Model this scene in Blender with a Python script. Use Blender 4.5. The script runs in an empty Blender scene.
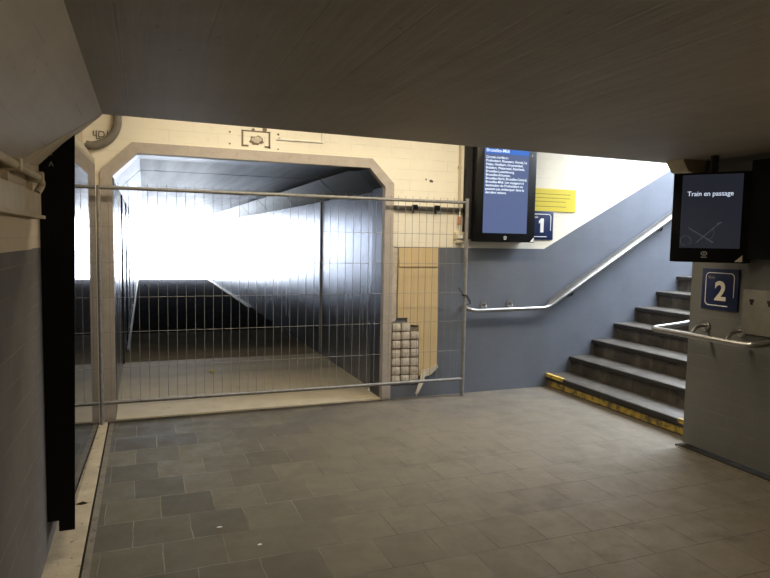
import bpy, bmesh, math, random
from mathutils import Vector, Matrix
random.seed(4)
S = bpy.context.scene
C = S.collection
# ------------------------------------------------------------------ camera
cam_d = bpy.data.cameras.new('camera'); cam = bpy.data.objects.new('camera', cam_d); C.objects.link(cam)
cam_d.sensor_fit = 'HORIZONTAL'; cam_d.sensor_width = 36.0; cam_d.lens = 622.0 / 770.0 * 36.0
cam_d.clip_start = 0.05; cam_d.clip_end = 300
def calib():
    f, cx, cy = 622.0, 385.0, 289.0
    def d(px, py): return Vector((px - cx, -(py - cy), -f)).normalized()
    Y = d(144, 236); X = d(1993, 270); X = (X - Y * X.dot(Y)).normalized(); Z = X.cross(Y)
    return Matrix((X, Y, Z))
cam.matrix_world = Matrix.Translation((0, 0, 1.55)) @ calib().to_4x4()
S.camera = cam
# ------------------------------------------------------------------ world, exposure, daylight
W = bpy.data.worlds.new('world'); S.world = W; W.use_nodes = True
bg = W.node_tree.nodes['Background']; bg.inputs[0].default_value = (0.80, 0.88, 1.0, 1); bg.inputs[1].default_value = 26.0
S.view_settings.view_transform = 'Standard'; S.view_settings.look = 'None'
S.view_settings.exposure = 0.0; S.view_settings.gamma = 1.0; S.view_settings.use_curve_mapping = False
LAMP_BACK = 38.0      # fluorescent lamps over the cross passage
LAMP_ROOM = 34.0      # fluorescent lamp on the right wall of the low passage
def portal(name, loc, rot, sx, sy):
    l = bpy.data.lights.new(name, 'AREA'); l.shape = 'RECTANGLE'; l.size = sx; l.size_y = sy
    l.cycles.is_portal = True
    o = bpy.data.objects.new(name, l); C.objects.link(o); o.location = loc; o.rotation_euler = rot
PI = math.pi
portal('sky_portal', (7.3, 4.61, 3.75), (0, 0, 0), 5.8, 2.1)
portal('sky_portal', (0.97, 24.05, 1.15), (-PI/2, 0, 0), 2.5, 2.4)
# ------------------------------------------------------------------ materials
def nt(name):
    m = bpy.data.materials.new(name); m.use_nodes = True
    n = m.node_tree; return m, n, n.nodes['Principled BSDF']
def N(n, t, **k):
    o = n.nodes.new(t)
    for a, b in k.items(): setattr(o, a, b)
    return o
def lk(n, a, b): n.links.new(a, b)
def math_(n, op, a, b=None, c=None, clamp=False):
    o = N(n, 'ShaderNodeMath', operation=op); o.use_clamp = clamp
    for i, v in enumerate((a, b, c)):
        if v is None: continue
        if isinstance(v, (int, float)): o.inputs[i].default_value = v
        else: lk(n, v, o.inputs[i])
    return o.outputs[0]
def mix(n, fac, a, b):
    o = N(n, 'ShaderNodeMix', data_type='RGBA')
    for s, v in ((o.inputs[0], fac), (o.inputs[6], a), (o.inputs[7], b)):
        if isinstance(v, (int, float)): s.default_value = v
        elif isinstance(v, tuple): s.default_value = (*v, 1) if len(v) == 3 else v
        else: lk(n, v, s)
    return o.outputs[2]
def noise(n, vec, scale, detail=4, rough=0.55, lo=None, hi=None):
    o = N(n, 'ShaderNodeTexNoise'); o.inputs['Scale'].default_value = scale
    o.inputs['Detail'].default_value = detail; o.inputs['Roughness'].default_value = rough
    if vec is not None: lk(n, vec, o.inputs['Vector'])
    r = o.outputs[0]
    if lo is not None:
        mr = N(n, 'ShaderNodeMapRange'); lk(n, r, mr.inputs[0]); mr.inputs[1].default_value = lo; mr.inputs[2].default_value = hi
        r = mr.outputs[0]
    return r
def coords(n):
    tc = N(n, 'ShaderNodeTexCoord'); sp = N(n, 'ShaderNodeSeparateXYZ'); lk(n, tc.outputs['Object'], sp.inputs[0])
    return tc.outputs['Object'], sp.outputs[0], sp.outputs[1], sp.outputs[2]
def comb(n, x, y, z=0.0):
    o = N(n, 'ShaderNodeCombineXYZ')
    for i, v in enumerate((x, y, z)):
        if isinstance(v, (int, float)): o.inputs[i].default_value = v
        else: lk(n, v, o.inputs[i])
    return o.outputs[0]
def bump(n, p, h, strength=0.3, dist=0.01):
    b = N(n, 'ShaderNodeBump'); b.inputs['Strength'].default_value = strength; b.inputs['Distance'].default_value = dist
    lk(n, h, b.inputs['Height']); lk(n, b.outputs[0], p.inputs['Normal'])
def simple(name, col, rough=0.6, metal=0.0, var=0.12, scale=9.0, b=0.0, spec=0.5):
    m, n, p = nt(name); v, *_ = coords(n)
    f = noise(n, v, scale, 5, 0.6, 0.3, 0.7)
    lk(n, mix(n, f, tuple(c * (1 - var) for c in col), tuple(min(1, c * (1 + var)) for c in col)), p.inputs['Base Color'])
    p.inputs['Roughness'].default_value = rough; p.inputs['Metallic'].default_value = metal
    p.inputs['Specular IOR Level'].default_value = spec
    if b: bump(n, p, noise(n, v, scale * 6, 3), b, 0.004)
    return m
def emit(name, col, s, base=(0.02, 0.02, 0.02)):
    m, n, p = nt(name); p.inputs['Base Color'].default_value = (*base, 1)
    p.inputs['Emission Color'].default_value = (*col, 1); p.inputs['Emission Strength'].default_value = s
    p.inputs['Roughness'].default_value = 0.15
    return m
CREAM = (0.78, 0.69, 0.50)
def masonry(name, axis, low, up, zline, slope=None, xmin=None, joint_d=0.7, rough=0.5):
    """painted block wall: 100 mm courses, dado colour below zline (rising from x=3.97 when slope is given)"""
    m, n, p = nt(name); v, x, y, z = coords(n)
    h = x if axis == 'x' else y
    br = N(n, 'ShaderNodeTexBrick'); lk(n, comb(n, h, math_(n, 'ADD', z, 0.065)), br.inputs['Vector'])
    br.inputs['Scale'].default_value = 1; br.inputs['Brick Width'].default_value = 0.4; br.inputs['Row Height'].default_value = 0.1
    br.inputs['Mortar Size'].default_value = 0.0035; br.inputs['Mortar Smooth'].default_value = 0.3
    br.inputs['Color1'].default_value = (0, 0, 0, 1); br.inputs['Color2'].default_value = (0, 0, 0, 1); br.inputs['Mortar'].default_value = (1, 1, 1, 1)
    zl = zline
    if slope: zl = math_(n, 'ADD', math_(n, 'MAXIMUM', math_(n, 'MULTIPLY', math_(n, 'SUBTRACT', x, 3.97), slope), 0.0), zline)
    mask = math_(n, 'LESS_THAN', z, zl)
    if xmin is not None: mask = math_(n, 'MULTIPLY', mask, math_(n, 'GREATER_THAN', x, xmin))
    f = noise(n, v, 3.0, 6, 0.65, 0.3, 0.7); f2 = noise(n, v, 22, 4, 0.6, 0.62, 0.75)
    up_c = mix(n, f, up, tuple(c * 0.9 for c in up)); up_c = mix(n, math_(n, 'MULTIPLY', f2, 0.18), up_c, (0.28, 0.22, 0.14))
    lo_c = mix(n, f, low, tuple(c * 0.82 for c in low))
    c = mix(n, mask, up_c, lo_c)
    jt = math_(n, 'MULTIPLY', br.outputs['Color'], math_(n, 'MULTIPLY', noise(n, v, 5, 3, 0.5, 0.35, 0.65), 0.22 if axis == 'x' else 0.4))
    c = mix(n, jt, c, (joint_d * 0.3, joint_d * 0.28, joint_d * 0.24))
    lk(n, c, p.inputs['Base Color']); p.inputs['Roughness'].default_value = rough
    hh = math_(n, 'SUBTRACT', math_(n, 'MULTIPLY', noise(n, v, 60, 3), 0.25), br.outputs['Fac'])
    bump(n, p, hh, 0.15 if axis == 'x' else 0.3, 0.004)
    return m
GREY = (0.135, 0.15, 0.165)
M = {}
M['wall_back'] = masonry('painted blocks back', 'x', (0.135, 0.150, 0.180), (0.82, 0.77, 0.64), 1.49, 0.548, 2.21)
M['wall_left'] = masonry('painted blocks left', 'y', (0.150, 0.142, 0.135), (0.55, 0.46, 0.33), 1.488, joint_d=1.0)
M['wall_right'] = masonry('painted blocks right', 'y', (0.15, 0.15, 0.14), (0.15, 0.15, 0.14), 1.5)
M['cream'] = simple('cream paint', (0.50, 0.43, 0.31), 0.5, var=0.1, b=0.2)
M['white_paint'] = simple('white paint', (0.75, 0.74, 0.68), 0.5)
def concrete():
    m, n, p = nt('board marked concrete'); v, x, y, z = coords(n)
    br = N(n, 'ShaderNodeTexBrick'); lk(n, comb(n, y, math_(n, 'ADD', x, math_(n, 'MULTIPLY', z, 0.9))), br.inputs['Vector'])
    br.inputs['Scale'].default_value = 1; br.inputs['Brick Width'].default_value = 3.7; br.inputs['Row Height'].default_value = 0.27
    br.inputs['Mortar Size'].default_value = 0.004; br.offset = 0.37; br.inputs['Mortar Smooth'].default_value = 0.6
    br.inputs['Color1'].default_value = (0, 0, 0, 1); br.inputs['Color2'].default_value = (1, 1, 1, 1); br.inputs['Mortar'].default_value = (0.5, 0.5, 0.5, 1)
    f = noise(n, v, 2.2, 6, 0.65, 0.3, 0.7)
    streak = noise(n, comb(n, math_(n, 'MULTIPLY', math_(n, 'ADD', x, math_(n, 'MULTIPLY', z, 0.9)), 14.0), math_(n, 'MULTIPLY', y, 0.6)), 1.0, 4, 0.6, 0.3, 0.7)
    c = mix(n, f, (0.42, 0.375, 0.30), (0.34, 0.30, 0.235))
    c = mix(n, math_(n, 'MULTIPLY', streak, 0.4), c, (0.28, 0.245, 0.19))
    c = mix(n, math_(n, 'MULTIPLY', br.outputs['Color'], 0.12), c, (0.36, 0.33, 0.27))
    c = mix(n, math_(n, 'MULTIPLY', br.outputs['Fac'], math_(n, 'MULTIPLY', noise(n, v, 1.1, 3, 0.5, 0.50, 0.70), 0.6)), c, (0.05, 0.045, 0.035))
    sp = noise(n, v, 30, 2, 0.5, 0.72, 0.78); c = mix(n, math_(n, 'MULTIPLY', sp, 0.5), c, (0.08, 0.07, 0.05))
    lk(n, c, p.inputs['Base Color']); p.inputs['Roughness'].default_value = 0.62
    h = math_(n, 'SUBTRACT', math_(n, 'ADD', math_(n, 'MULTIPLY', streak, 0.5), math_(n, 'MULTIPLY', noise(n, v, 25, 4), 0.4)), math_(n, 'MULTIPLY', br.outputs['Fac'], 0.15))
    bump(n, p, h, 0.35, 0.006)
    return m
M['concrete'] = concrete()
def floor_mat():
    m, n, p = nt('concrete paving slabs'); v, x, y, z = coords(n)
    wob = math_(n, 'MULTIPLY', math_(n, 'SUBTRACT', noise(n, v, 5, 2), 0.5), 0.02)
    br = N(n, 'ShaderNodeTexBrick')
    lk(n, comb(n, math_(n, 'ADD', math_(n, 'SUBTRACT', x, 0.075), wob), math_(n, 'ADD', math_(n, 'SUBTRACT', y, 0.185), wob)), br.inputs['Vector'])
    br.inputs['Scale'].default_value = 1; br.inputs['Brick Width'].default_value = 0.29; br.inputs['Row Height'].default_value = 0.305
    br.inputs['Mortar Size'].default_value = 0.0035; br.inputs['Mortar Smooth'].default_value = 0.4
    br.inputs['Color1'].default_value = (0, 0, 0, 1); br.inputs['Color2'].default_value = (1, 1, 1, 1); br.inputs['Mortar'].default_value = (0.5, 0.5, 0.5, 1)
    f = noise(n, v, 1.1, 5, 0.6, 0.35, 0.65); g = noise(n, v, 6, 6, 0.7, 0.35, 0.65)
    worn = N(n, 'ShaderNodeMapRange'); lk(n, math_(n, 'ADD', x, math_(n, 'MULTIPLY', math_(n, 'SUBTRACT', f, 0.5), 0.7)), worn.inputs[0])
    worn.inputs[1].default_value = 0.1; worn.inputs[2].default_value = 2.3
    c = mix(n, worn.outputs[0], (0.060, 0.054, 0.037), (0.155, 0.132, 0.098))
    c = mix(n, math_(n, 'MULTIPLY', br.outputs['Color'], math_(n, 'SUBTRACT', 0.75, math_(n, 'MULTIPLY', worn.outputs[0], 0.5))), c, mix(n, worn.outputs[0], (0.16, 0.145, 0.098), (0.20, 0.172, 0.13)))
    c = mix(n, math_(n, 'MULTIPLY', g, 0.30), c, (0.10, 0.09, 0.07))
    c = mix(n, math_(n, 'MULTIPLY', noise(n, v, 3.2, 7, 0.72, 0.52, 0.68), 0.45), c, (0.06, 0.052, 0.038))
    far = noise(n, v, 2.5, 4, 0.6, 0.40, 0.62)
    fy = N(n, 'ShaderNodeMapRange'); lk(n, y, fy.inputs[0]); fy.inputs[1].default_value = 4.3; fy.inputs[2].default_value = 5.3
    c = mix(n, math_(n, 'MULTIPLY', math_(n, 'MULTIPLY', far, fy.outputs[0]), 0.55), c, (0.075, 0.07, 0.065))
    jn = noise(n, v, 3.5, 3, 0.5, 0.4, 0.6)
    jc = mix(n, math_(n, 'ADD', math_(n, 'MULTIPLY', worn.outputs[0], 1.6), math_(n, 'MULTIPLY', math_(n, 'SUBTRACT', noise(n, v, 1.7, 2, 0.5, 0.4, 0.6), 0.5), 0.8), clamp=True), (0.22, 0.20, 0.145), (0.055, 0.045, 0.032))
    c = mix(n, math_(n, 'MULTIPLY', br.outputs['Fac'], math_(n, 'ADD', math_(n, 'MULTIPLY', jn, 0.6), 0.35)), c, jc)
    lk(n, c, p.inputs['Base Color']); p.inputs['Specular IOR Level'].default_value = 0.35
    r = N(n, 'ShaderNodeMapRange'); lk(n, g, r.inputs[0]); r.inputs[3].default_value = 0.52; r.inputs[4].default_value = 0.72
    lk(n, r.outputs[0], p.inputs['Roughness'])
    bump(n, p, math_(n, 'SUBTRACT', math_(n, 'MULTIPLY', noise(n, v, 40, 4), 0.3), br.outputs['Fac']), 0.4, 0.005)
    return m
M['floor'] = floor_mat()
def dirty(name, c1, c2, spot, scale=7.0, rough=0.7, amt=0.8, lo=0.55, hi=0.65):
    m, n, p = nt(name); v, x, y, z = coords(n)
    c = mix(n, noise(n, v, scale, 5, 0.6, 0.35, 0.65), c1, c2)
    c = mix(n, math_(n, 'MULTIPLY', noise(n, v, scale * 3, 5, 0.7, lo, hi), amt), c, spot)
    lk(n, c, p.inputs['Base Color']); p.inputs['Roughness'].default_value = rough
    bump(n, p, noise(n, v, scale * 8, 4), 0.3, 0.005)
    return m
M['curb'] = dirty('stained kerb concrete', (0.52, 0.45, 0.33), (0.40, 0.345, 0.245), (0.06, 0.045, 0.03), lo=0.6, hi=0.66)
M['grout'] = dirty('rough mortar strip', (0.20, 0.18, 0.14), (0.14, 0.125, 0.095), (0.04, 0.035, 0.03), 12)
M['grime'] = dirty('grimy gutter', (0.035, 0.028, 0.018), (0.02, 0.017, 0.012), (0.3, 0.28, 0.22), 15, amt=0.5, lo=0.68, hi=0.72)
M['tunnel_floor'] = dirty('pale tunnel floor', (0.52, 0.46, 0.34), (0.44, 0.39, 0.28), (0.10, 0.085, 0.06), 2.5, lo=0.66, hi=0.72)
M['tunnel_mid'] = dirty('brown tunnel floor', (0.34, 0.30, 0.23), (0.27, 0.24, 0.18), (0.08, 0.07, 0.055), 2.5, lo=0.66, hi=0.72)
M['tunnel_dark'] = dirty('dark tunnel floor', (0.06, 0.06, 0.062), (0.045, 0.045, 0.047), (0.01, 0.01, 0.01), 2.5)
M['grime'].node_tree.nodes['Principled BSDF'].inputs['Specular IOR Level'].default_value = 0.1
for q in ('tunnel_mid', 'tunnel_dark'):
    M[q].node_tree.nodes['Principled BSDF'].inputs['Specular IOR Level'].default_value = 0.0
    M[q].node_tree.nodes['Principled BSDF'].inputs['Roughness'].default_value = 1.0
M['sill'] = dirty('pale sill', (0.60, 0.53, 0.39), (0.50, 0.44, 0.33), (0.12, 0.10, 0.07), 5, lo=0.64, hi=0.7)
M['stone'] = dirty('portal surround stone', (0.42, 0.375, 0.33), (0.36, 0.32, 0.28), (0.25, 0.17, 0.14), 9, 0.5, amt=0.3)
def panels(name, axis, col=(0.30, 0.32, 0.37), rough=0.24):
    m, n, p = nt(name); v, x, y, z = coords(n)
    a, b_ = (y, z) if axis == 'y' else (x, y)
    st = noise(n, comb(n, math_(n, 'MULTIPLY', a, 9.0), math_(n, 'MULTIPLY', b_, 0.5)), 1.0, 4, 0.6, 0.3, 0.7)
    c = mix(n, st, col, tuple(q * 0.72 for q in col))
    c = mix(n, math_(n, 'MULTIPLY', noise(n, v, 4, 5, 0.6, 0.45, 0.7), 0.3), c, (0.12, 0.12, 0.13))
    lk(n, c, p.inputs['Base Color']); p.inputs['Metallic'].default_value = 0.75
    r = N(n, 'ShaderNodeMapRange'); lk(n, st, r.inputs[0]); r.inputs[3].default_value = rough - 0.03; r.inputs[4].default_value = rough + 0.04
    lk(n, r.outputs[0], p.inputs['Roughness'])
    bump(n, p, noise(n, v, 2.0, 2), 0.03, 0.01)
    return m
M['panel_wall'] = panels('brushed wall panels', 'y')
M['panel_ceil'] = panels('brushed ceiling panels', 'x', (0.15, 0.155, 0.175), 0.42)
M['panel_ceil'].node_tree.nodes['Principled BSDF'].inputs['Metallic'].default_value = 0.5
M['liner'] = panels('dark liner panels', 'y', (0.07, 0.08, 0.11), 0.35)
M['galv'] = simple('galvanised steel', (0.24, 0.235, 0.225), 0.5, 0.4, 0.2, 30)
M['steel'] = simple('polished steel', (0.34, 0.33, 0.315), 0.32, 0.85, 0.08, 12)
M['dullsteel'] = simple('brushed dull steel', (0.30, 0.29, 0.26), 0.42, 0.5, 0.12, 12)
M['black'] = simple('black enamel', (0.004, 0.004, 0.0045), 0.35, 0.0, 0.1, spec=0.3)
M['black_matt'] = simple('matt black', (0.008, 0.008, 0.008), 0.7, 0.0, 0.1)
M['case_black'] = simple('case black', (0.003, 0.003, 0.0035), 0.6, 0.0, 0.1, spec=0.2)
M['dark'] = simple('dark shadow gap', (0.015, 0.015, 0.015), 0.8)
m_, n_, p_ = nt('case glass'); p_.inputs['Base Color'].default_value = (0.02, 0.02, 0.024, 1); p_.inputs['Roughness'].default_value = 0.03
p_.inputs['IOR'].default_value = 1.9; M['mirror_glass'] = m_
def step_mat():
    m, n, p = nt('worn bluestone steps'); v, x, y, z = coords(n)
    c = mix(n, noise(n, v, 5, 6, 0.65, 0.35, 0.65), (0.04, 0.033, 0.025), (0.07, 0.06, 0.047))
    c = mix(n, math_(n, 'MULTIPLY', noise(n, comb(n, math_(n, 'MULTIPLY', x, 12), math_(n, 'MULTIPLY', y, 4), z), 1.5, 6, 0.7, 0.5, 0.66), 0.6), c, (0.16, 0.145, 0.12))
    c = mix(n, math_(n, 'MULTIPLY', noise(n, v, 11, 4, 0.6, 0.55, 0.66), 0.7), c, (0.025, 0.022, 0.018))
    lk(n, c, p.inputs['Base Color']); p.inputs['Roughness'].default_value = 0.55
    bump(n, p, noise(n, v, 25, 4), 0.4, 0.006)
    return m
M['step'] = step_mat()
def paint_worn(name, col, under, lo, hi, sc=14):
    m, n, p = nt(name); v, x, y, z = coords(n)
    lk(n, mix(n, noise(n, v, sc, 5, 0.7, lo, hi), col, under), p.inputs['Base Color']); p.inputs['Roughness'].default_value = 0.6
    return m
M['yellow_worn'] = paint_worn('worn yellow paint', (0.50, 0.34, 0.05), (0.10, 0.08, 0.05), 0.44, 0.60)
M['yellow_paint'] = paint_worn('yellow paint', (0.55, 0.38, 0.06), (0.14, 0.11, 0.06), 0.50, 0.62)
M['nosing'] = simple('black nosing', (0.02, 0.018, 0.016), 0.6)
def wood():
    m, n, p = nt('raw plywood'); v, x, y, z = coords(n)
    g = noise(n, comb(n, math_(n, 'MULTIPLY', x, 40), 0.0, math_(n, 'MULTIPLY', z, 1.2)), 1.0, 4, 0.6, 0.3, 0.7)
    c = mix(n, g, (0.64, 0.49, 0.27), (0.54, 0.40, 0.21))
    lk(n, c, p.inputs['Base Color']); p.inputs['Roughness'].default_value = 0.6
    return m
M['wood'] = wood()
M['block'] = dirty('bare hollow blocks', (0.60, 0.54, 0.44), (0.48, 0.42, 0.34), (0.16, 0.12, 0.09), 20, amt=0.5)
M['mortar'] = simple('bare mortar', (0.19, 0.15, 0.105), 0.8)
M['yellow_sign'] = simple('yellow notice', (0.66, 0.54, 0.05), 0.45, var=0.03)
M['blue_sign'] = simple('blue enamel', (0.008, 0.018, 0.075), 0.3, var=0.05)
M['white'] = simple('white enamel', (0.80, 0.80, 0.78), 0.4, var=0.02)
M['ivory'] = simple('ivory enamel', (0.80, 0.74, 0.60), 0.4, var=0.02)
M['ink'] = simple('dark ink', (0.10, 0.08, 0.03), 0.6)
M['graffiti'] = simple('graffiti marker', (0.09, 0.07, 0.05), 0.6)
M['red'] = simple('faded red plastic', (0.50, 0.20, 0.10), 0.5)
M['plastic'] = simple('aged cream plastic', (0.62, 0.55, 0.40), 0.45)
M['duct'] = simple('grimy grey duct', (0.16, 0.145, 0.12), 0.7, b=0.6, scale=20)
M['metalbox'] = dirty('scuffed metal box', (0.22, 0.205, 0.17), (0.18, 0.17, 0.14), (0.12, 0.14, 0.11), 12, 0.45, amt=0.4)
M['sheet'] = simple('torn pale sheet', (0.6, 0.54, 0.42), 0.7)
M['screen1'] = emit('blue screen', (0.095, 0.135, 0.30), 0.9)
M['header'] = emit('screen header', (0.03, 0.16, 0.62), 1.0)
M['stext'] = emit('screen lettering', (0.80, 0.90, 1.0), 1.15)
M['screen2'] = emit('dim screen', (0.014, 0.016, 0.024), 1.0)
M['stext2'] = emit('dim screen lettering', (0.62, 0.70, 0.85), 1.0)
M['sfaint'] = emit('faint screen drawing', (0.045, 0.05, 0.065), 1.0)
M['diffuser'] = emit('lamp diffuser', (1.0, 0.88, 0.66), 5.0)
M['ground'] = simple('outdoor paving', (0.55, 0.55, 0.54), 0.8)
for q in ('cream', 'wall_left'):
    M[q].node_tree.nodes['Principled BSDF'].inputs['Specular IOR Level'].default_value = 0.15
    M[q].node_tree.nodes['Principled BSDF'].inputs['Roughness'].default_value = 0.8
# ------------------------------------------------------------------ mesh helpers
def bx(bm, x0, x1, y0, y1, z0, z1, bev=0.0):
    vs = [bm.verts.new((x, y, z)) for x in (x0, x1) for y in (y0, y1) for z in (z0, z1)]
    fs = [(0,1,3,2),(4,6,7,5),(0,4,5,1),(2,3,7,6),(0,2,6,4),(1,5,7,3)]
    ff = [bm.faces.new([vs[i] for i in f]) for f in fs]
    if bev:
        es = set(e for f in ff for e in f.edges)
        bmesh.ops.bevel(bm, geom=list(es), offset=bev, segments=2, affect='EDGES', profile=0.5)
def prism(bm, poly, fn0, fn1):
    a = [bm.verts.new(fn0(*q)) for q in poly]; b = [bm.verts.new(fn1(*q)) for q in poly]
    bm.faces.new(a); bm.faces.new(b[::-1]); k = len(poly)
    for i in range(k): bm.faces.new((a[i], b[i], b[(i+1) % k], a[(i+1) % k]))
def prism_y(bm, poly, y0, y1): prism(bm, poly, lambda x, z: (x, y0, z), lambda x, z: (x, y1, z))
def prism_x(bm, poly, x0, x1): prism(bm, poly, lambda y, z: (x0, y, z), lambda y, z: (x1, y, z))
def fillet(pts, r, seg=6):
    pts = [Vector(p) for p in pts]; out = [pts[0]]
    for a, b, c in zip(pts, pts[1:], pts[2:]):
        rr = min(r, (a-b).length*0.49, (c-b).length*0.49); p0 = b + (a-b).normalized()*rr; p2 = b + (c-b).normalized()*rr
        for i in range(seg+1):
            t = i/seg; out.append(p0*(1-t)**2 + b*2*t*(1-t) + p2*t*t)
    out.append(pts[-1]); return out
def tube(bm, pts, r, seg=12):
    pts = [Vector(p) for p in pts]; rings = []; u = None
    for i, p in enumerate(pts):
        t = ((pts[min(i+1, len(pts)-1)] - p).normalized() + (p - pts[max(i-1, 0)]).normalized()).normalized()
        if u is None: u = t.orthogonal().normalized()
        u = (u - t*u.dot(t)).normalized(); w = t.cross(u)
        rings.append([bm.verts.new(p + (u*math.cos(2*PI*k/seg) + w*math.sin(2*PI*k/seg))*r) for k in range(seg)])
    for a, b in zip(rings, rings[1:]):
        for k in range(seg): bm.faces.new((a[k], a[(k+1) % seg], b[(k+1) % seg], b[k]))
    bm.faces.new(rings[0][::-1]); bm.faces.new(rings[-1])
def disc(bm, c, nrm, r, th, seg=20):
    c = Vector(c); nrm = Vector(nrm).normalized(); tube(bm, [c, c + nrm*th], r, seg)
def obj(name, bm, m, parent=None, smooth=False):
    bmesh.ops.recalc_face_normals(bm, faces=bm.faces)
    me = bpy.data.meshes.new(name); bm.to_mesh(me); bm.free(); me.materials.append(M[m] if isinstance(m, str) else m)
    if smooth:
        for f in me.polygons: f.use_smooth = True
        me.set_sharp_from_angle(angle=math.radians(40))
    o = bpy.data.objects.new(name, me); C.objects.link(o)
    if parent: o.parent = parent; o.matrix_parent_inverse = parent.matrix_world.inverted()
    return o
def mk(name, m, fn, parent=None, smooth=False):
    bm = bmesh.new(); fn(bm); return obj(name, bm, m, parent, smooth)
def box(name, m, dims, parent=None, bev=0.0):
    return mk(name, m, lambda b: bx(b, *dims, bev), parent, bev > 0)
def struct(o): o['kind'] = 'structure'; return o
def thing(name, label, cat, loc=(0, 0, 0), group=None):
    o = bpy.data.objects.new(name, None); C.objects.link(o); o.location = loc; o.empty_display_size = 0.1
    o['label'] = label; o['category'] = cat
    if group: o['group'] = group
    bpy.context.view_layer.update()
    return o
def tag(o, label, cat, group=None):
    o['label'] = label; o['category'] = cat
    if group: o['group'] = group
    return o
def text(name, s, m, org, right, up, size, parent, depth=0.001, width=None, align='LEFT', bold=0.0, spacing=1.0):
    cu = bpy.data.curves.new('t', 'FONT'); cu.body = s; cu.size = size; cu.align_x = align; cu.extrude = depth; cu.offset = bold
    cu.space_line = spacing
    to = bpy.data.objects.new('t', cu); C.objects.link(to); bpy.context.view_layer.update()
    me = bpy.data.meshes.new_from_object(to.evaluated_get(bpy.context.evaluated_depsgraph_get()))
    bpy.data.objects.remove(to); me.name = name
    if width:
        xs = [v.co.x for v in me.vertices]; k = width/(max(xs)-min(xs))
        for v in me.vertices: v.co.x *= k
    R = Vector(right).normalized(); U = Vector(up).normalized(); Nn = R.cross(U); org = Vector(org)
    for v in me.vertices:
        c = v.co.copy(); v.co = org + R*c.x + U*c.y + Nn*(c.z + depth)
    me.materials.clear(); me.materials.append(M[m])
    o = bpy.data.objects.new(name, me); C.objects.link(o); o.parent = parent
    if parent: o.matrix_parent_inverse = parent.matrix_world.inverted()
    return o
# ------------------------------------------------------------------ setting
D = 5.58                                # plane of the back wall
struct(box('floor', 'floor', (-0.25, 3.90, -3.2, D, -0.15, 0.0)))
struct(box('floor', 'floor', (3.90, 4.12, 3.60, D, -0.15, 0.0)))
def curb(b):
    bx(b, -0.47, -0.295, -3.2, D, -0.15, 0.006)
struct(mk('trim_1', 'curb', curb))
struct(box('trim_2', 'grime', (-0.295, -0.283, -3.2, D, -0.15, -0.006)))
struct(box('trim_3', 'grout', (-0.283, -0.25, -3.2, D, -0.15, 0.001)))
# left wall, two planes
struct(box('wall_left', 'wall_left', (-0.80, -0.425, -3.2, 2.87, 0.006, 3.0)))
struct(box('wall_left', 'wall_left', (-0.80, -0.450, 2.87, D, 0.006, 3.0)))
# back wall with the tunnel mouth, stair wall continues to the right
OX0, OX1, OZ, CH = -0.235, 2.14, 2.225, 0.19
def back(b):
    y0, y1 = D, D+0.30; OX0, OX1, OZ, CH = -0.275, 2.18, 2.265, 0.17
    bx(b, -1.0, OX0, y0, y1, 0.0, 4.4)
    bx(b, OX1, 10.2, y0, y1, -0.2, 4.4)
    bx(b, OX0, OX1, y0, y1, OZ, 4.4)
    prism_y(b, [(OX0, OZ-CH), (OX0+CH, OZ), (OX0, OZ)], y0, y1)
    prism_y(b, [(OX1, OZ-CH*0.9), (OX1-CH*0.9, OZ), (OX1, OZ)], y0, y1)
wb = struct(mk('wall_back', 'wall_back', back))
# portal surround
def ring(b):
    w = 0.088
    inn = [(OX0, 0.0), (OX0, OZ-CH), (OX0+CH, OZ), (OX1-0.16, OZ), (OX1, OZ-0.17), (OX1, 0.0)]
    out = [(OX0-w, 0.0), (OX0-w, OZ-CH+w*0.45), (OX0+CH-w*0.45, OZ+w), (OX1-0.16+w*0.3, OZ+w), (OX1+w, OZ-0.17+w*0.4), (OX1+w, 0.0)]
    for i in range(5):
        q = [inn[i], inn[i+1], out[i+1], out[i]]
        prism_y(b, q, D-0.028, D+0.05)
struct(mk('trim_4', 'stone', ring))
def liner(b):
    w = 0.03
    inn = [(OX0+0.001, 0.0), (OX0+0.001, OZ-CH), (OX0+CH, OZ-0.001), (OX1-0.16, OZ-0.001), (OX1-0.001, OZ-0.17), (OX1-0.001, 0.0)]
    out = [(OX0-w, 0.0), (OX0-w, OZ-CH+w*0.45), (OX0+CH-w*0.45, OZ+w), (OX1-0.16+w*0.3, OZ+w), (OX1+w, OZ-0.17+w*0.4), (OX1+w, 0.0)]
    for i in range(5): prism_y(b, [inn[i], inn[i+1], out[i+1], out[i]], D+0.051, D+0.32)
struct(mk('trim_4', 'liner', liner))
# tunnel beyond the mouth
TX0, TX1, TZ, TC, TY = -0.25, 2.21, 2.265, 0.22, 24.0
struct(box('trim_5', 'sill', (OX0-0.0, OX1+0.0, D, D+0.42, -0.15, 0.012)))
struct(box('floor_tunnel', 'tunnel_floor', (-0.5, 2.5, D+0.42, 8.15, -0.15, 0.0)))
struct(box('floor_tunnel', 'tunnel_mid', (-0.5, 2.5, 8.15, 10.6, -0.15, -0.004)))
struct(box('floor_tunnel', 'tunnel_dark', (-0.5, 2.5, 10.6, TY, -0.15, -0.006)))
def side_panels(xa, xb):
    def f(b):
        y = D+0.32
        edges = [5.90, 8.08, 9.9, 11.7, 13.5, 15.3, 17.1, 18.9, 20.7, 22.5, TY]
        for a, c in zip(edges, edges[1:]):
            bx(b, xa, xb, a+0.008, c-0.008, 0.0, TZ-TC)
    return f
struct(mk('wall_tunnel_right', 'panel_wall', side_panels(TX1, TX1+0.03)))
struct(mk('wall_tunnel_left', 'panel_wall', side_panels(TX0-0.03, TX0)))
struct(box('wall_tunnel_right', 'dark', (TX1+0.03, TX1+0.3, D+0.30, TY, -0.15, 2.7)))
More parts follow.
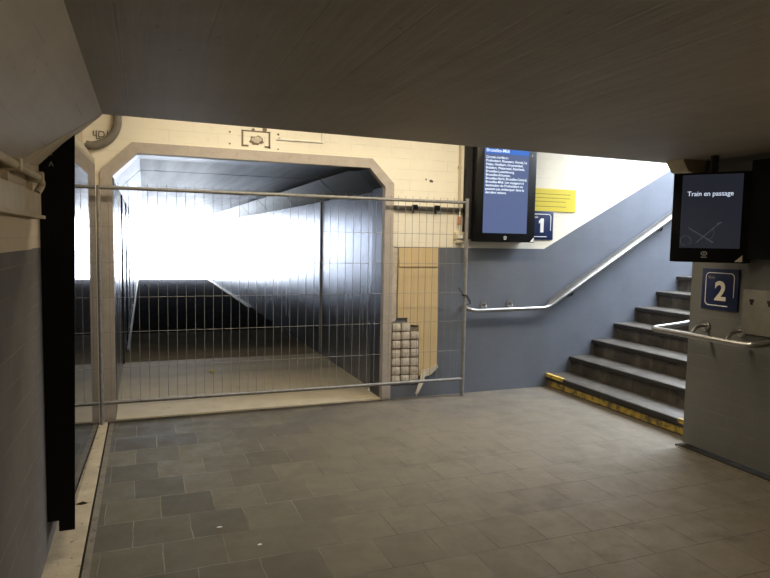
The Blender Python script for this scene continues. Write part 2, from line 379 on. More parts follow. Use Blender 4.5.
struct(box('wall_tunnel_left', 'dark', (TX0-0.3, TX0-0.03, D+0.30, TY, -0.15, 2.7)))
def tun_ceiling(b):
    edges = [5.90, 7.35, 9.6, 11.8, 14.0, 16.2, 18.4, 20.6, 22.8, TY]
    prof = [(TX0, TZ-TC), (TX0+TC, TZ), (TX1-TC, TZ), (TX1, TZ-TC), (TX1, TZ+0.1), (TX0, TZ+0.1)]
    for a, c in zip(edges, edges[1:]):
        prism_y(b, prof, a+0.02, c-0.02)
struct(mk('ceiling_tunnel', 'panel_ceil', tun_ceiling))
struct(box('ceiling_tunnel', 'dark', (TX0-0.3, TX1+0.3, D+0.30, TY, TZ+0.1, TZ+0.4)))
def corner_post(b): bx(b, TX1-0.018, TX1-0.0005, 8.06, 8.10, 0.0, 2.06)
struct(mk('trim_6', 'galv', corner_post))
for y_ in (8.08, 9.9, 11.7, 15.3):
    struct(box('trim_6', 'dark', (TX0+0.0005, TX0+0.016, y_-0.02, y_+0.02, 0.0, 2.03)))
struct(box('highlight_strip_tunnel', 'curb', (TX0+0.0165, TX0+0.05, 9.0, TY, -0.005, 0.02)))  # pale kerb-coloured strip standing in for the reflection highlight at the wall foot
struct(box('highlight_strip_tunnel', 'curb', (TX1-0.05, TX1-0.001, 14.0, TY, -0.005, 0.02)))  # same painted highlight line along the right wall foot
struct(box('ground', 'ground', (-20, 22, TY, 70, -0.3, -0.02)))
# low slab over the passage with splayed left edge
def slab(b):
    z0, z1 = 2.18, 3.0
    poly = [(-0.196, -3.2), (3.893, -3.2), (3.893, 3.745), (-0.196, 3.62)]
    prism(b, poly, lambda x, y: (x, y, z0), lambda x, y: (x, y, z1))
struct(mk('ceiling', 'concrete', slab))
HA, HB, HC = (-0.196, 3.62, 2.18), (-0.425, 2.50, 1.787), (-0.455, 3.30, 1.868)
def haunch(b):
    V = lambda *p: b.verts.new(p)
    n = [V(-0.196, -3.2, 2.18), V(-0.425, -3.2, 1.787), V(-0.6, -3.2, 1.787), V(-0.6, -3.2, 3.0), V(-0.196, -3.2, 3.0)]
    A, B, Cc, C2, F3, A4 = V(*HA), V(*HB), V(*HC), V(-0.6, 3.30, 1.868), V(-0.6, 3.62, 3.0), V(-0.196, 3.62, 3.0)
    B2 = V(-0.6, 2.5, 1.787)
    for f in ((n[0], A, B, n[1]), (A, Cc, B), (n[1], B, B2, n[2]), (B, Cc, C2, B2), (n[2], B2, C2, F3, n[3]), (n[3], F3, A4, n[4]), (n[4], A4, A, n[0]), (A, A4, F3, C2, Cc), tuple(n[::-1])): b.faces.new(f)
struct(mk('ceiling', 'concrete', haunch))
def haunch_band(b):
    e = Vector((0.0022, 0.0004, -0.0022)); t = [Vector(HA)-Vector((0.002, 0.003, 0.002)), Vector(HB), Vector(HC)]
    lo = [b.verts.new(p+e) for p in t]; hi = [b.verts.new(p+e*0.2) for p in t]
    b.faces.new(lo); b.faces.new(hi[::-1])
    for i in range(3): b.faces.new((lo[i], hi[i], hi[(i+1) % 3], lo[(i+1) % 3]))
struct(mk('trim_7', 'cream', haunch_band))
# high ceiling of the cross passage (open above the stairs)
struct(box('ceiling', 'white_paint', (-0.8, 4.7, 3.6, D, 3.0, 3.2)))
# right wall block and the near side wall of the stairs
def right(b):
    bx(b, 3.893, 4.30, -3.2, 3.575, 0.03, 2.35)
    bx(b, 4.30, 10.2, 3.30, 3.575, -0.2, 3.8)
    bx(b, 3.893, 4.30, -3.2, 3.575, 2.35, 3.4)
struct(mk('wall_right', 'wall_right', right))
struct(box('baseboard_right', 'grime', (3.845, 4.0, -3.2, 3.60, -0.1, 0.012)))
struct(box('trim_9', 'grout', (3.825, 3.845, -3.2, 3.57, -0.1, 0.006)))
struct(box('wall_front', 'wall_right', (-0.8, 4.3, -3.5, -3.2, -0.2, 3.4)))
struct(mk('trim_8', 'cream', lambda b: prism_y(b, [(3.66, 2.185), (3.72, 2.10), (3.893, 2.05), (3.893, 2.185)], 3.50, 3.66)))
struct(box('wall_stair_end', 'white_paint', (10.2, 10.4, 3.3, D+0.3, -0.2, 3.8)))
# stairs
st = thing('staircase', 'dark worn stone stairs climbing right, first step edged in yellow', 'stairs', (4.06, 4.6, 0))
X0, Z0, GO, RI = 4.055, 0.145, 0.297, 0.175
for i in range(15):
    x, z = X0 + GO*i, Z0 + RI*i
    def step(b, x=x, z=z, i=i):
        y0 = 3.60 if i == 0 else 3.577
        bx(b, x+0.035, x+GO+0.05, y0, D-0.002, z-RI-0.02 if i else 0.0, z-0.045)
        bx(b, x, x+GO+0.05, y0, D-0.002, z-0.045, z, 0.010)
    s = mk('step', 'step', step, st, True)
    mk('nosing', 'nosing', lambda b: bx(b, x-0.003, x+0.004, 3.62, D-0.002, z-0.038, z-0.008), s)
    if i == 0:
        mk('yellow_stripe', 'yellow_worn', lambda b: bx(b, x+0.028, x+0.036, 3.64, D-0.004, 0.012, 0.066), s)
        mk('yellow_stripe', 'yellow_paint', lambda b: bx(b, x-0.006, x+0.03, D-0.30, D-0.004, z-0.034, z+0.0025), s)
        mk('yellow_stripe', 'yellow_paint', lambda b: bx(b, x-0.006, x+0.02, 3.605, 3.78, z-0.034, z+0.0025), s)
struct(box('floor', 'step', (X0+GO*15-0.0, 10.2, 3.622, D, 2.0, Z0+RI*15)))
# ------------------------------------------------------------------ lamps
def lamp(label, c, L, axis, down, watts, grp):
    t = thing('fluorescent_lamp', label, 'lamp', c, grp)
    cx, cy, cz = c; hx, hy = (L/2, 0.06) if axis == 'x' else (0.06, L/2)
    box('housing', 'white', (cx-hx, cx+hx, cy-hy, cy+hy, cz, cz+0.05), t, 0.006)
    box('diffuser', 'diffuser', (cx-hx+0.03, cx+hx-0.03, cy-hy+0.012, cy+hy-0.012, cz-0.04, cz-0.0005), t, 0.01)
    l = bpy.data.lights.new('lamp_light', 'AREA'); l.shape = 'RECTANGLE'; l.size = 2*hx-0.08; l.size_y = 2*hy-0.03; l.energy = watts; l.color = (1.0, 0.86, 0.64)
    o = bpy.data.objects.new('lamp_light', l); C.objects.link(o); o.parent = t; o.location = (0, 0, -0.045)
lamp('fluorescent lamp on the high ceiling before the tunnel mouth, left of the two', (0.8, 4.55, 2.949), 1.5, 'x', 1, LAMP_BACK*0.8, 'lamps above the cross passage')
lamp('fluorescent lamp on the high ceiling before the plywood patch, right of the two', (2.55, 4.35, 2.949), 1.5, 'x', 1, LAMP_BACK, 'lamps above the cross passage')
rl = thing('fluorescent_lamp', 'fluorescent lamp fixed to the right wall under the low ceiling, behind the viewer', 'lamp', (3.86, 0.3, 1.98))
box('housing', 'white', (3.83, 3.8925, -0.5, 1.1, 1.90, 2.06), rl, 0.006)
box('diffuser', 'diffuser', (3.79, 3.8295, -0.47, 1.07, 1.92, 2.04), rl, 0.01)
l = bpy.data.lights.new('lamp_light', 'AREA'); l.shape = 'RECTANGLE'; l.size = 0.11; l.size_y = 1.5; l.energy = LAMP_ROOM; l.color = (1.0, 0.84, 0.62)
o = bpy.data.objects.new('lamp_light', l); C.objects.link(o); o.parent = rl; o.location = (-0.075, 0, 0); o.rotation_euler = (0, PI/2, 0)
# ------------------------------------------------------------------ fence
FY = 5.47
fn = thing('fence_panel', 'galvanised mesh site fence panel closing off the tunnel mouth', 'fence', (1.3, FY, 0))
FX0, FX1 = -0.336, 2.975
mk('post', 'galv', lambda b: tube(b, [(FX0, FY, 0.0), (FX0, FY, 1.945)], 0.0155), fn, True)
mk('post', 'galv', lambda b: tube(b, [(FX1, FY, 0.0), (FX1, FY, 1.975)], 0.019), fn, True)
mk('rail', 'galv', lambda b: tube(b, [(FX0, FY, 1.93), (FX1, FY, 1.935)], 0.0155), fn, True)
mk('rail', 'galv', lambda b: tube(b, [(FX0, FY, 0.185), (FX1, FY, 0.178)], 0.0155), fn, True)
def wires(b):
    k = 45
    for i in range(1, k):
        x = FX0 + (FX1-FX0)*i/k; tube(b, [(x, FY-0.006, 0.178), (x, FY-0.006, 1.972)], 0.0021, 5)
    for z in (0.47, 0.765, 1.05, 1.335, 1.62):
        tube(b, [(FX0, FY-0.001, z), (FX1, FY-0.001, z)], 0.0021, 5)
mk('wire_mesh', 'galv', wires, fn)
tie = tag(mk('cable_tie', 'black_matt', lambda b: (
    tube(b, [(FX1 + 0.026*math.cos(a*PI/6), FY + 0.026*math.sin(a*PI/6), 1.02) for a in range(13)], 0.006, 6),
    tube(b, fillet([(FX1-0.02, FY-0.02, 1.02), (FX1-0.07, FY-0.06, 1.06), (FX1-0.10, FY-0.05, 1.10)], 0.03), 0.004, 6),
    tube(b, fillet([(FX1+0.02, FY-0.02, 1.015), (FX1+0.05, FY-0.05, 0.95), (FX1-0.01, FY-0.06, 0.93)], 0.03), 0.004, 6),
    tube(b, [(FX1+0.02, FY, 1.01), (3.06, 5.50, 0.93)], 0.006, 6)), smooth=True),
    'black strap tying the right fence post to the stair handrail', 'cable tie')
# ------------------------------------------------------------------ handrails
hr = thing('handrail', 'shiny steel handrail on back wall, level then rising with the stairs', 'handrail', (3.99, 5.5, 0.86))
mk('rail_tube', 'steel', lambda b: tube(b, fillet([(3.03, D-0.002, 0.90), (3.03, 5.50, 0.875), (3.12, 5.50, 0.858), (3.99, 5.50, 0.868), (7.6, 5.50, 3.05)], 0.07), 0.0215, 14), hr, True)
mk('backing_bar', 'steel', lambda b: prism_y(b, [(3.99, 0.90), (4.06, 0.885), (7.6, 3.03), (7.6, 3.12), (4.03, 0.96)], 5.515, 5.535), hr)
for x, z in ((3.25, 0.90), (3.56, 0.905)):
    bk = mk('bracket', 'steel', lambda b: (disc(b, (x, D-0.0005, z+0.01), (0, -1, 0), 0.036, 0.008),
        tube(b, fillet([(x, D-0.008, z+0.01), (x, D-0.055, z+0.015), (x, 5.50, 0.845)], 0.03), 0.008, 8)), hr, True)
for x in (4.30, 5.50, 6.7):
    z = 0.868+(x-3.99)*(3.05-0.868)/(7.6-3.99)
    mk('bracket', 'black', lambda b: (disc(b, (x, D-0.0005, z-0.05), (0, -1, 0), 0.03, 0.008),
        tube(b, fillet([(x, D-0.008, z-0.05), (x, 5.50, z-0.06), (x, 5.50, z-0.015)], 0.03), 0.009, 8)), hr, True)
h2 = thing('handrail', 'steel handrail wrapping round the corner of the right wall below the platform 2 sign', 'handrail', (3.76, 3.3, 0.9))
mk('rail_tube', 'steel', lambda b: tube(b, fillet([(3.892, 2.86, 0.925), (3.75, 2.90, 0.905), (3.745, 2.99, 0.895), (3.745, 3.80, 0.893), (3.98, 3.74, 0.925), (4.12, 3.735, 0.945), (5.6, 3.735, 1.86)], 0.055), 0.0215, 14), h2, True)
for y in (3.42, 3.12):
    mk('bracket', 'steel', lambda b: (disc(b, (3.8925, y, 0.962), (-1, 0, 0), 0.04, 0.010),
        tube(b, fillet([(3.885, y, 0.962), (3.80, y, 0.965), (3.745, y, 0.90)], 0.04), 0.013, 8)), h2, True)
# ------------------------------------------------------------------ poster case on the left wall
pc = thing('display_case', 'tall black wall display case with mirroring glass beside the tunnel', 'display case', (-0.39, 4.2, 0.1))
def hexa(b, y0, y1, z0, z1, xb, off=0.0, near_top=None, xb_f=None):
    """box whose front leans slightly out at the top and near end, as the case hangs"""
    def xf(y, z): return -0.334 + 0.0185*z - (y-3.30)*(0.008 + 0.0045*z)
    v = []
    for y in (y0, y1):
        for z, k in ((z0, 0), (z1, 1)):
            for side in (0, 1):
                x = xf(y, z) + off if side else (xb if xb is not None else xf(y, z) + off - 0.004)
                zz = z
                if near_top and k: zz = near_top[side]
                v.append(b.verts.new((x, y, zz)))
    for f in ((0,1,3,2),(4,6,7,5),(0,4,5,1),(2,3,7,6),(0,2,6,4),(1,5,7,3)): b.faces.new([v[q] for q in f])
mk('housing', 'case_black', lambda b: (bx(b, -0.4495, -0.3625, 3.451, 5.09, 0.165, 2.10), bx(b, -0.4495, -0.400, 3.302, 3.451, 0.165, 1.90), bx(b, -0.400, -0.3625, 3.302, 3.451, 0.165, 1.965), prism_y(b, [(-0.4495, 0.165), (-0.40, 0.165), (-0.40, 1.926), (-0.4495, 1.872)], 3.2855, 3.3015)), pc)
box('lower_lip', 'case_black', (-0.395, -0.3625, 3.303, 5.09, 0.112, 0.1648), pc)
mk('glass', 'mirror_glass', lambda b: prism(b, [(-0.3575, 3.303), (-0.362, 3.303), (-0.336, 5.085), (-0.3315, 5.085)], lambda x, y: (x, y, 0.125), lambda x, y: (x, y, 2.012)), pc)
mk('glass', 'mirror_glass', lambda b: prism(b, [(-0.3552, 3.462), (-0.3597, 3.462), (-0.336, 5.085), (-0.3315, 5.085)], lambda x, y: (x, y, 2.012), lambda x, y: (x, y, 2.108)), pc)
mk('frame_edge', 'case_black', lambda b: hexa(b, 3.285, 3.302, 0.112, 1.99, -0.40, 0.0, (1.925, 2.018)), pc)
text('lettering', 'A', 'dullsteel', (-0.410, 3.2848, 1.862), (1, 0, 0), (0, 0, 1), 0.036, pc)
mk('emblem', 'dullsteel', lambda b: (bx(b, -0.405, -0.393, 3.281, 3.2848, 1.915, 1.921), bx(b, -0.405, -0.401, 3.281, 3.2848, 1.921, 1.94), bx(b, -0.405, -0.393, 3.281, 3.2848, 1.94, 1.945)), pc)
# ------------------------------------------------------------------ screens
def emblem(b, c, R, U, Nn, s):
    """oval ring with a letter-like bar inside and a short caption bar below"""
    c, R, U, Nn = map(Vector, (c, R, U, Nn)); k = 28; vs = []
    for rr in (1.0, 0.78):
        for lv in (0, 0.002):
            vs.append([b.verts.new(c + R*(s*rr*math.cos(2*PI*i/k)) + U*(s*0.72*rr*math.sin(2*PI*i/k)) + Nn*(lv+0.0005)) for i in range(k)])
    o0, o1, i0, i1 = vs
    for i in range(k):
        j = (i+1) % k
        b.faces.new((o1[i], o1[j], i1[j], i1[i])); b.faces.new((o0[i], o0[j], o1[j], o1[i])); b.faces.new((i0[i], i0[j], i1[j], i1[i]))
def corner_tri(b, c, R, U, Nn, s):
    c, R, U, Nn = map(Vector, (c, R, U, Nn))
    t = [c, c - R*s, c + U*s]
    lo = [b.verts.new(p + Nn*0.0005) for p in t]; hi = [b.verts.new(p + Nn*0.003) for p in t]
    b.faces.new(lo); b.faces.new(hi)
    for i in range(3): b.faces.new((lo[i], lo[(i+1) % 3], hi[(i+1) % 3], hi[i]))
m1 = thing('information_screen', 'large upright black screen full of blue-white text beside the yellow notice', 'screen', (3.4, 5.5, 1.55))
FYm = 5.42
box('housing', 'black', (3.045, 3.735, FYm, 5.52, 1.555, 2.72), m1, 0.012)
box('wall_mount', 'black_matt', (2.985, 3.70, 5.521, D-0.001, 1.575, 2.70), m1)
sc = box('display', 'screen1', (3.125, 3.635, FYm-0.003, FYm-0.0003, 1.643, 2.54), m1)
box('header_bar', 'header', (3.125, 3.635, FYm-0.0045, FYm-0.0032, 2.425, 2.51), sc)
text('lettering', 'Bruxelles-Midi', 'stext', (3.14, FYm-0.0045, 2.440), (1, 0, 0), (0, 0, 1), 0.048, sc, 0.0006, 0.26, bold=0.0004)
lines = ["Ce train s'arrête à :", 'Profondsart, Rixensart, Genval, La', 'Hulpe, Hoeilaart, Groenendael,', 'Boitsfort, Watermael, Etterbeek,', 'Bruxelles-Luxembourg,', 'Bruxelles-Schuman,', 'Bruxelles-Nord, Bruxelles-Central,', 'Bruxelles-Midi. Les voyageurs à', 'destination de Profondsart ne', 'peuvent pas embarquer dans la', 'dernière voiture.']
wid = [0.255, 0.47, 0.425, 0.445, 0.325, 0.28, 0.475, 0.44, 0.43, 0.445, 0.24]
for i, (s, w) in enumerate(zip(lines, wid)):
    text('lettering', s, 'stext', (3.14, FYm-0.0035, 2.378-i*0.0345), (1, 0, 0), (0, 0, 1), 0.034, sc, 0.0006, w, bold=0.0005)
mk('emblem', 'white', lambda b: emblem(b, (3.385, FYm, 1.603), (1, 0, 0), (0, 0, 1), (0, -1, 0), 0.019), m1)
text('emblem_lettering', 'B', 'white', (3.3795, FYm-0.0005, 1.596), (1, 0, 0), (0, 0, 1), 0.02, m1)
mk('caption', 'white', lambda b: bx(b, 3.370, 3.400, FYm-0.002, FYm-0.0003, 1.580, 1.584), m1)
mk('corner_mark', 'white', lambda b: corner_tri(b, (3.725, FYm, 1.563), (1, 0, 0), (0, 0, 1), (0, -1, 0), 0.045), m1)
box('sensor', 'white', (3.672, 3.680, FYm-0.002, FYm-0.0003, 2.42, 2.44), m1)
# second screen hangs from a pole, turned towards the passage
P = Vector((3.671, 3.238, 1.752)); Nn = Vector((-0.81, -0.59, 0)).normalized(); U = Vector((0, 0, 1)); R = U.cross(Nn).normalized()
def fr(b, r0, r1, u0, u1, d0, d1, bev=0.0):
    k = len(b.verts); b.verts.ensure_lookup_table(); before = set(b.verts)
    bx(b, r0, r1, -d1, -d0, u0, u1, bev)
    for v in b.verts:
        if v not in before: c = v.co.copy(); v.co = P + R*c.x + U*c.z + Nn*(-c.y)
m2 = thing('information_screen', 'smaller hanging black screen with short white text above the platform 2 sign', 'screen', P)
mk('housing', 'black', lambda b: fr(b, -0.25, 0.247, -0.315, 0.31, -0.10, 0.0, 0.008), m2, True)
s2 = mk('display', 'screen2', lambda b: fr(b, -0.19, 0.185, -0.215, 0.295, 0.0003, 0.003), m2)
o = P + R*(-0.155) + U*0.148 + Nn*0.003
text('lettering', 'Train en passage', 'stext2', o, R, U, 0.046, s2, 0.0006, 0.285, bold=0.0004)
def rails_icon(b):
    def seg(p, q, r=0.004):
        a = P + R*p[0] + U*p[1] + Nn*0.005; c = P + R*q[0] + U*q[1] + Nn*0.005; tube(b, [a, c], r, 5)
    seg((-0.135, -0.075), (0.015, -0.17)); seg((-0.08, -0.175), (0.06, -0.038), 0.003); seg((0.04, -0.045), (0.07, -0.036), 0.005); seg((0.0, -0.165), (0.025, -0.175), 0.005)
    pts = [(-0.15 + 0.035*math.cos(a*PI/8), -0.165 + 0.035*math.sin(a*PI/8)) for a in range(-2, 13)]
    for p, q in zip(pts, pts[1:]): seg(p, q, 0.002)
    pts = [(-0.02 + 0.045*math.cos(a*PI/8), -0.11 + 0.05*math.sin(a*PI/8)) for a in range(-4, 3)]
    for p, q in zip(pts, pts[1:]): seg(p, q, 0.0018)
mk('picture', 'sfaint', rails_icon, s2)
mk('emblem', 'white', lambda b: emblem(b, P + R*(-0.03) + U*(-0.252), R, U, Nn, 0.020), m2)
text('emblem_lettering', 'B', 'white', P + R*(-0.036) + U*(-0.259) + Nn*0.0005, R, U, 0.02, m2)
mk('caption', 'white', lambda b: fr(b, -0.048, -0.012, -0.280, -0.2755, 0.0003, 0.002), m2)
mk('corner_mark', 'ivory', lambda b: corner_tri(b, P + R*0.205 + U*(-0.305), R, U, Nn, 0.047), m2)
mk('pole', 'black_matt', lambda b: tube(b, [P + Nn*(-0.05) + R*0.0 + U*0.31, P + Nn*(-0.05) + R*0.0 + U*(2.1795-P.z)], 0.026, 14), m2, True)
mk('side_arm', 'case_black', lambda b: bx(b, 3.80, 3.892, 2.72, 3.05, 1.47, 2.13, 0.006), m2, True)
# ------------------------------------------------------------------ signs
def rrect(b, c, R, U, Nn, hw, hh, rad, t, depth, gap=None):
    """rounded white outline; gap leaves the lower right corner open"""
    c, R, U, Nn = map(Vector, (c, R, U, Nn)); pts = []
    for qx, qy, a0 in ((1, 1, 0), (-1, 1, 90), (-1, -1, 180), (1, -1, 270)):
        for i in range(6):
            a = math.radians(a0 + 18*i); pts.append((qx*(hw-rad) + rad*math.cos(a), qy*(hh-rad) + rad*math.sin(a)))
    pts.append(pts[0])
    if gap: pts = [(hw, -hh*0.45)] + pts[:-1][0:18] + [(hw*0.62, -hh)]
    for p, q in zip(pts, pts[1:]):
        d = Vector((q[0]-p[0], q[1]-p[1])); 
        if d.length < 1e-6: continue
        d.normalize(); nn = Vector((-d.y, d.x))*t/2; qd = [(p[0]+nn.x, p[1]+nn.y), (q[0]+nn.x, q[1]+nn.y), (q[0]-nn.x, q[1]-nn.y), (p[0]-nn.x, p[1]-nn.y)]
        prism(b, qd, lambda x, y: c + R*x + U*y + Nn*0.0003, lambda x, y: c + R*x + U*y + Nn*depth)
s1 = thing('platform_sign', 'blue square sign with white 1 partly hidden by the large screen', 'sign', (3.92, D, 1.74))
box('plate', 'blue_sign', (3.765, 4.067, D-0.012, D-0.0005, 1.588, 1.889), s1, 0.002)
mk('outline', 'white', lambda b: rrect(b, (3.916, D-0.012, 1.7385), (1, 0, 0), (0, 0, 1), (0, -1, 0), 0.118, 0.118, 0.03, 0.008, 0.0015, True), s1)
mk('numeral', 'white', lambda b: prism_y(b, [(3.905, 1.665), (3.945, 1.665), (3.945, 1.812), (3.912, 1.812), (3.885, 1.785), (3.885, 1.757), (3.905, 1.768)], D-0.0145, D-0.0122), s1)
text('lettering', 'Voie', 'white', (3.81, D-0.012, 1.815), (1, 0, 0), (0, 0, 1), 0.035, s1, 0.0008)
s2_ = thing('platform_sign', 'blue square sign with white 2 on the right wall below the hanging screen', 'sign', (3.893, 3.31, 1.24))
R2 = (0, -1, 0); N2 = (-1, 0, 0)
box('plate', 'blue_sign', (3.881, 3.8925, 3.160, 3.467, 1.092, 1.390), s2_, 0.002)
mk('outline', 'white', lambda b: rrect(b, (3.881, 3.3135, 1.241), R2, (0, 0, 1), N2, 0.118, 0.118, 0.03, 0.006, 0.0015, True), s2_)
text('numeral', '2', 'ivory', (3.881, 3.305, 1.165), R2, (0, 0, 1), 0.19, s2_, 0.0008, 0.095, bold=0.006, align='CENTER')
text('lettering', 'Voie', 'dullsteel', (3.881, 3.415, 1.315), R2, (0, 0, 1), 0.032, s2_, 0.0008)
yn = thing('notice', 'yellow rectangular notice with fine dark text on the white wall', 'notice', (4.0, D, 2.0))
box('plate', 'yellow_sign', (3.62, 4.347, D-0.010, D-0.0005, 1.890, 2.126), yn)
for k, z in enumerate((2.070, 2.030, 1.992, 1.940)):
    def fine(b):
        rnd = random.Random(k); x = 3.66; xe = (4.28, 4.27, 4.22, 4.22)[k]
        while x < xe:
            w = rnd.uniform(0.012, 0.04); bx(b, x, min(x+w, xe), D-0.0106, D-0.0102, z-0.003, z+0.003); x += w+0.006
    mk('lettering', 'ink', fine, yn)
# ------------------------------------------------------------------ back wall fittings
ply = thing('plywood_board', 'bare plywood sheet patching the wall right of the tunnel mouth', 'board', (2.5, D, 0.2))
def plyf(b): prism_y(b, [(2.295, 1.482), (2.715, 1.485), (2.735, 0.29), (2.68, 0.30), (2.62, 0.25), (2.535, 0.21), (2.525, 0.72), (2.40, 0.73), (2.40, 0.80), (2.295, 0.80)], D-0.016, D-0.0005)
mk('sheet', 'wood', plyf, ply)
mk('batten', 'wood', lambda b: bx(b, 2.30, 2.71, D-0.026, D-0.0165, 1.30, 1.375), ply)
bl = thing('exposed_blocks', 'stripped patch of bare hollow blocks beneath the plywood board', 'blocks', (2.4, D, 0.15))
mk('mortar_bed', 'mortar', lambda b: bx(b, 2.235, 2.53, D-0.004, D-0.0003, 0.14, 0.755), bl)
def blocks(b):
    rnd = random.Random(5)
    for r in range(7):
        for c in range(3):
            x = 2.24+c*0.098; z = 0.15+r*0.086
            if r > 5 and c > 1: continue
            bx(b, x+0.002+rnd.random()*0.004, x+0.092, D-0.014-rnd.random()*0.006, D-0.0045, z+0.001+rnd.random()*0.008, z+0.081, 0.012)
mk('block_face', 'block', blocks, bl, True)
tag(mk('plaster_edge', 'block', lambda b: prism_y(b, [(2.232, 1.485), (2.288, 1.478), (2.285, 0.80), (2.27, 0.77), (2.238, 0.76)], D-0.008, D-0.0005)), 'strip of rough bare plaster between tunnel surround and plywood', 'plaster')
tag(mk('torn_sheet', 'sheet', lambda b: (
    prism(b, [(2.56, 0.27), (2.60, 0.28), (2.585, 0.16), (2.50, 0.02), (2.485, 0.045), (2.53, 0.16)], lambda x, z: (x, D-0.03-0.10*(0.28-z), z), lambda x, z: (x+0.003, D-0.022-0.09*(0.28-z), z)),
    prism(b, [(2.60, 0.27), (2.73, 0.32), (2.74, 0.29), (2.66, 0.22), (2.58, 0.20)], lambda x, z: (x, D-0.03, z), lambda x, z: (x, D-0.022, z)))),
    'pale torn sheeting hanging from the foot of the plywood', 'torn sheet')
mr = thing('mounting_rail', 'dark horizontal metal rail on the cream wall behind the fence top', 'rail', (2.6, D, 1.86))
box('strip', 'duct', (2.235, 2.975, D-0.02, D-0.0005, 1.842, 1.888), mr)
for x in (2.45, 2.69):
    mk('clamp', 'black_matt', lambda b: (bx(b, x-0.022, x+0.022, D-0.05, D-0.0205, 1.855, 1.90, 0.005), bx(b, x-0.03, x-0.012, D-0.035, D-0.0205, 1.82, 1.90)), mr)
tag(mk('conduit', 'cream', lambda b: (tube(b, [(2.935, D-0.014, 1.90), (2.93, D-0.014, 2.99)], 0.012, 10), bx(b, 2.915, 2.947, D-0.026, D-0.001, 2.27, 2.30), bx(b, 2.915, 2.947, D-0.026, D-0.001, 2.62, 2.65)), smooth=True), 'cream vertical conduit running down the wall left of large screen', 'conduit')
sk = thing('socket_box', 'small wall socket with hanging orange plug between fence post and screen', 'socket', (2.94, D, 1.58))
mk('cable', 'white_paint', lambda b: tube(b, [(2.938, D-0.03, 1.90), (2.935, D-0.03, 1.80), (2.936, D-0.03, 1.67)], 0.007, 8), sk, True)
mk('plug', 'red', lambda b: bx(b, 2.922, 2.95, D-0.045, D-0.015, 1.72, 1.80, 0.005), sk, True)
mk('box_body', 'plastic', lambda b: (bx(b, 2.885, 2.99, D-0.05, D-0.0005, 1.575, 1.65, 0.008), bx(b, 2.90, 2.975, D-0.04, D-0.0005, 1.535, 1.575, 0.008)), sk, True)
mk('flap', 'white', lambda b: bx(b, 2.91, 2.965, D-0.056, D-0.0505, 1.585, 1.62), sk)
# holes, broken patch, conduit above the tunnel mouth: parts of the wall itself
hole = mk('mounting_hole', 'graffiti', lambda b: (disc(b, (2.572, D-0.0003, 2.150), (0, -1, 0), 0.009, 0.003, 8), disc(b, (2.622, D-0.0003, 2.138), (0, -1, 0), 0.014, 0.003, 8), disc(b, (2.637, D-0.0003, 2.134), (0, -1, 0), 0.012, 0.003, 8)), wb)
def patchf(b):
    for x0, x1, z0, z1 in ((0.80, 0.815, 2.345, 2.485), (1.035, 1.05, 2.34, 2.485), (0.80, 1.05, 2.475, 2.487), (0.81, 0.86, 2.345, 2.36), (1.00, 1.05, 2.345, 2.36)): bx(b, x0, x1, D-0.004, D-0.0003, z0, z1)
mk('broken_recess', 'mortar', patchf, wb)
def blob(b, cx, cz, rx, rz, seed, d0=0.0005, d1=0.006, y=D, k=18):
    rnd = random.Random(seed); ph = [rnd.uniform(0.75, 1.15) for _ in range(k)]
    prism_y(b, [(cx + rx*ph[i]*math.cos(2*PI*i/k), cz + rz*ph[i]*math.sin(2*PI*i/k)) for i in range(k)], y-d1, y-d0)
mk('broken_edge', 'mortar', lambda b: blob(b, 0.93, 2.405, 0.062, 0.042, 3), wb)
mk('broken_core', 'block', lambda b: blob(b, 0.93, 2.407, 0.045, 0.028, 5, 0.0065, 0.010), wb)
mk('stain', 'mortar', lambda b: [blob(b, x, z, r, r, i) for i, (x, z, r) in enumerate(((0.70, 2.46, 0.008), (0.70, 2.36, 0.008), (1.12, 2.47, 0.010), (1.12, 2.34, 0.007), (1.13, 2.43, 0.012), (0.90, 2.49, 0.015), (1.0, 2.50, 0.02)))], wb)
tag(mk('conduit', 'white_paint', lambda b: (tube(b, [(1.10, D-0.009, 2.425), (1.52, D-0.009, 2.428), ], 0.008, 8), tube(b, [(1.525, D-0.009, 2.42), (1.528, D-0.009, 2.98)], 0.009, 8)), smooth=True), 'thin white conduit above the tunnel mouth turning up into ceiling', 'conduit')
def arc(b):
    c = Vector((-0.40, D-0.037, 2.475)); pts = []
    for i in range(15):
        a = -PI/2 + (PI/2)*i/14 * 1.0
        pts.append(c + Vector((0.21*math.cos(a), 0, 0.215*math.sin(a))))
    pts.append(Vector((-0.19, D-0.037, 2.98)))
    pts.insert(0, Vector((-0.425, D-0.037, 2.268)))
    tube(b, pts, 0.034, 12)
tag(mk('duct', 'duct', arc, smooth=True), 'curved grimy grey duct around the graffiti in the top left corner', 'duct')
def graf(b):
    y = D-0.004
    def sg(*ps): tube(b, [(-0.372+(x+0.33)*0.80, y, 2.315+(z-2.345)*0.78) for x, z in ps], 0.0035, 6)
    sg((-0.325, 2.435), (-0.330, 2.39), (-0.295, 2.388)); sg((-0.300, 2.44), (-0.300, 2.36))
    sg((-0.275, 2.435), (-0.280, 2.375)); sg((-0.278, 2.435), (-0.235, 2.43), (-0.225, 2.40), (-0.240, 2.378), (-0.28, 2.375))
    sg((-0.195, 2.445), (-0.200, 2.395)); sg((-0.202, 2.378), (-0.203, 2.371))
    sg((-0.305, 2.352), (-0.27, 2.362), (-0.255, 2.345), (-0.22, 2.358), (-0.21, 2.345))
mk('graffiti', 'graffiti', graf, wb)
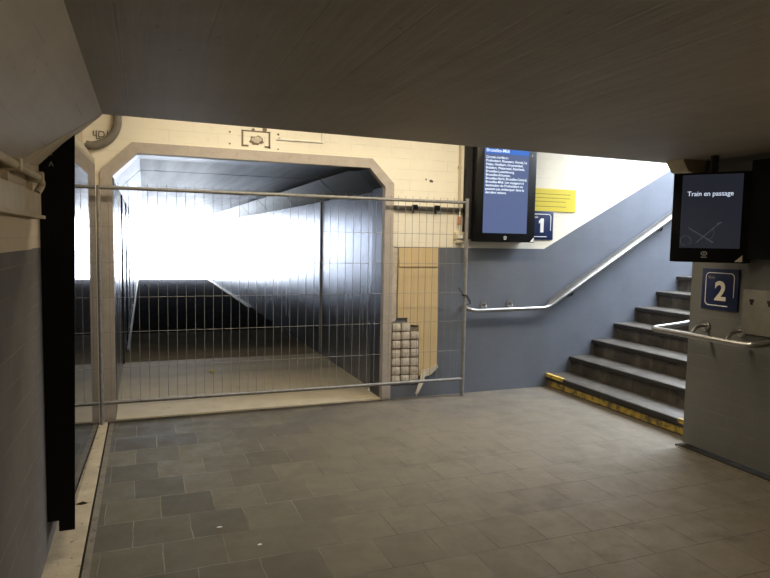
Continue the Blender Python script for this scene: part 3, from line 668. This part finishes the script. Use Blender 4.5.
# ------------------------------------------------------------------ left wall fittings
tr = thing('cable_trunking', 'cream cable trunking running along the left wall below the pipe', 'trunking', (-0.40, 2.0, 1.66))
box('body', 'cream', (-0.4248, -0.388, -0.5, 2.88, 1.625, 1.712), tr, 0.003)
box('lower_lip', 'cream', (-0.4248, -0.376, -0.5, 2.90, 1.612, 1.6248), tr)
box('end_cap', 'dark', (-0.42, -0.392, 2.8803, 2.884, 1.628, 1.70), tr)
pp = thing('pipe', 'cream painted pipe under the sloped concrete, bending down at its end', 'pipe', (-0.39, 2.4, 1.78))
mk('tube', 'cream', lambda b: tube(b, fillet([(-0.385, -0.5, 1.772), (-0.385, 2.84, 1.772), (-0.385, 2.90, 1.75), (-0.40, 2.86, 1.715)], 0.04), 0.014, 12), pp, True)
for y in (2.33, 2.80):
    mk('clip', 'cream', lambda b: (bx(b, -0.4245, -0.366, y-0.02, y+0.02, 1.752, 1.794, 0.004), bx(b, -0.4245, -0.405, y-0.012, y+0.012, 1.72, 1.752)), pp)
# ------------------------------------------------------------------ right wall fittings
eb = thing('metal_cabinet', 'scuffed grey metal box with keyholes at the right edge by the platform 2 sign', 'cabinet', (3.87, 2.9, 1.1))
box('body', 'metalbox', (3.860, 3.8925, 2.55, 3.105, 0.955, 1.262), eb, 0.004)
for y in (3.035, 2.905, 2.70):
    mk('keyhole', 'black_matt', lambda b: (bx(b, 3.8575, 3.8598, y-0.016, y+0.016, 1.178, 1.196), bx(b, 3.8575, 3.8598, y-0.009, y+0.009, 1.158, 1.179)), eb)
for y, z in ((3.085, 1.245), (3.085, 0.975), (2.97, 1.20), (2.95, 1.00)):
    mk('screw', 'dullsteel', lambda b: disc(b, (3.8598, y, z), (-1, 0, 0), 0.005, 0.002, 8), eb)
# ------------------------------------------------------------------ litter
def scrap(name, m, x, y, s, seed, label, cat, z=0.0):
    rnd = random.Random(seed); b = bmesh.new(); k = 7
    lo = [b.verts.new((x + s*rnd.uniform(.6, 1)*math.cos(2*PI*i/k), y + s*0.6*rnd.uniform(.6, 1)*math.sin(2*PI*i/k), z+0.0012)) for i in range(k)]
    top = b.verts.new((x, y, z + s*0.35)); b.faces.new(lo[::-1])
    for i in range(k): b.faces.new((lo[i], lo[(i+1) % k], top))
    tag(obj(name, b, m), label, cat)
scrap('paper_scrap', 'yellow_sign', 0.72, 7.35, 0.05, 1, 'small yellow scrap on the pale tunnel floor behind fence', 'litter')
scrap('paper_scrap', 'white', 0.36, 3.32, 0.018, 2, 'tiny white scrap on the slabs, farther of the two', 'litter')
scrap('paper_scrap', 'white', 0.53, 3.06, 0.018, 3, 'tiny white scrap on the slabs, nearer of the two', 'litter')
scrap('debris', 'black_matt', -0.10, 17.5, 0.09, 6, 'dark clump of rubbish by the tunnel left wall, nearer of the two', 'rubbish', -0.006)
scrap('debris', 'black_matt', 0.02, 21.0, 0.13, 7, 'dark clump of rubbish by the tunnel left wall, farther of the two', 'rubbish', -0.006)
scrap('leaf', 'grime', -0.345, 3.86, 0.04, 4, 'dead brown leaf lying on the pale kerb below display case', 'leaf', 0.006)
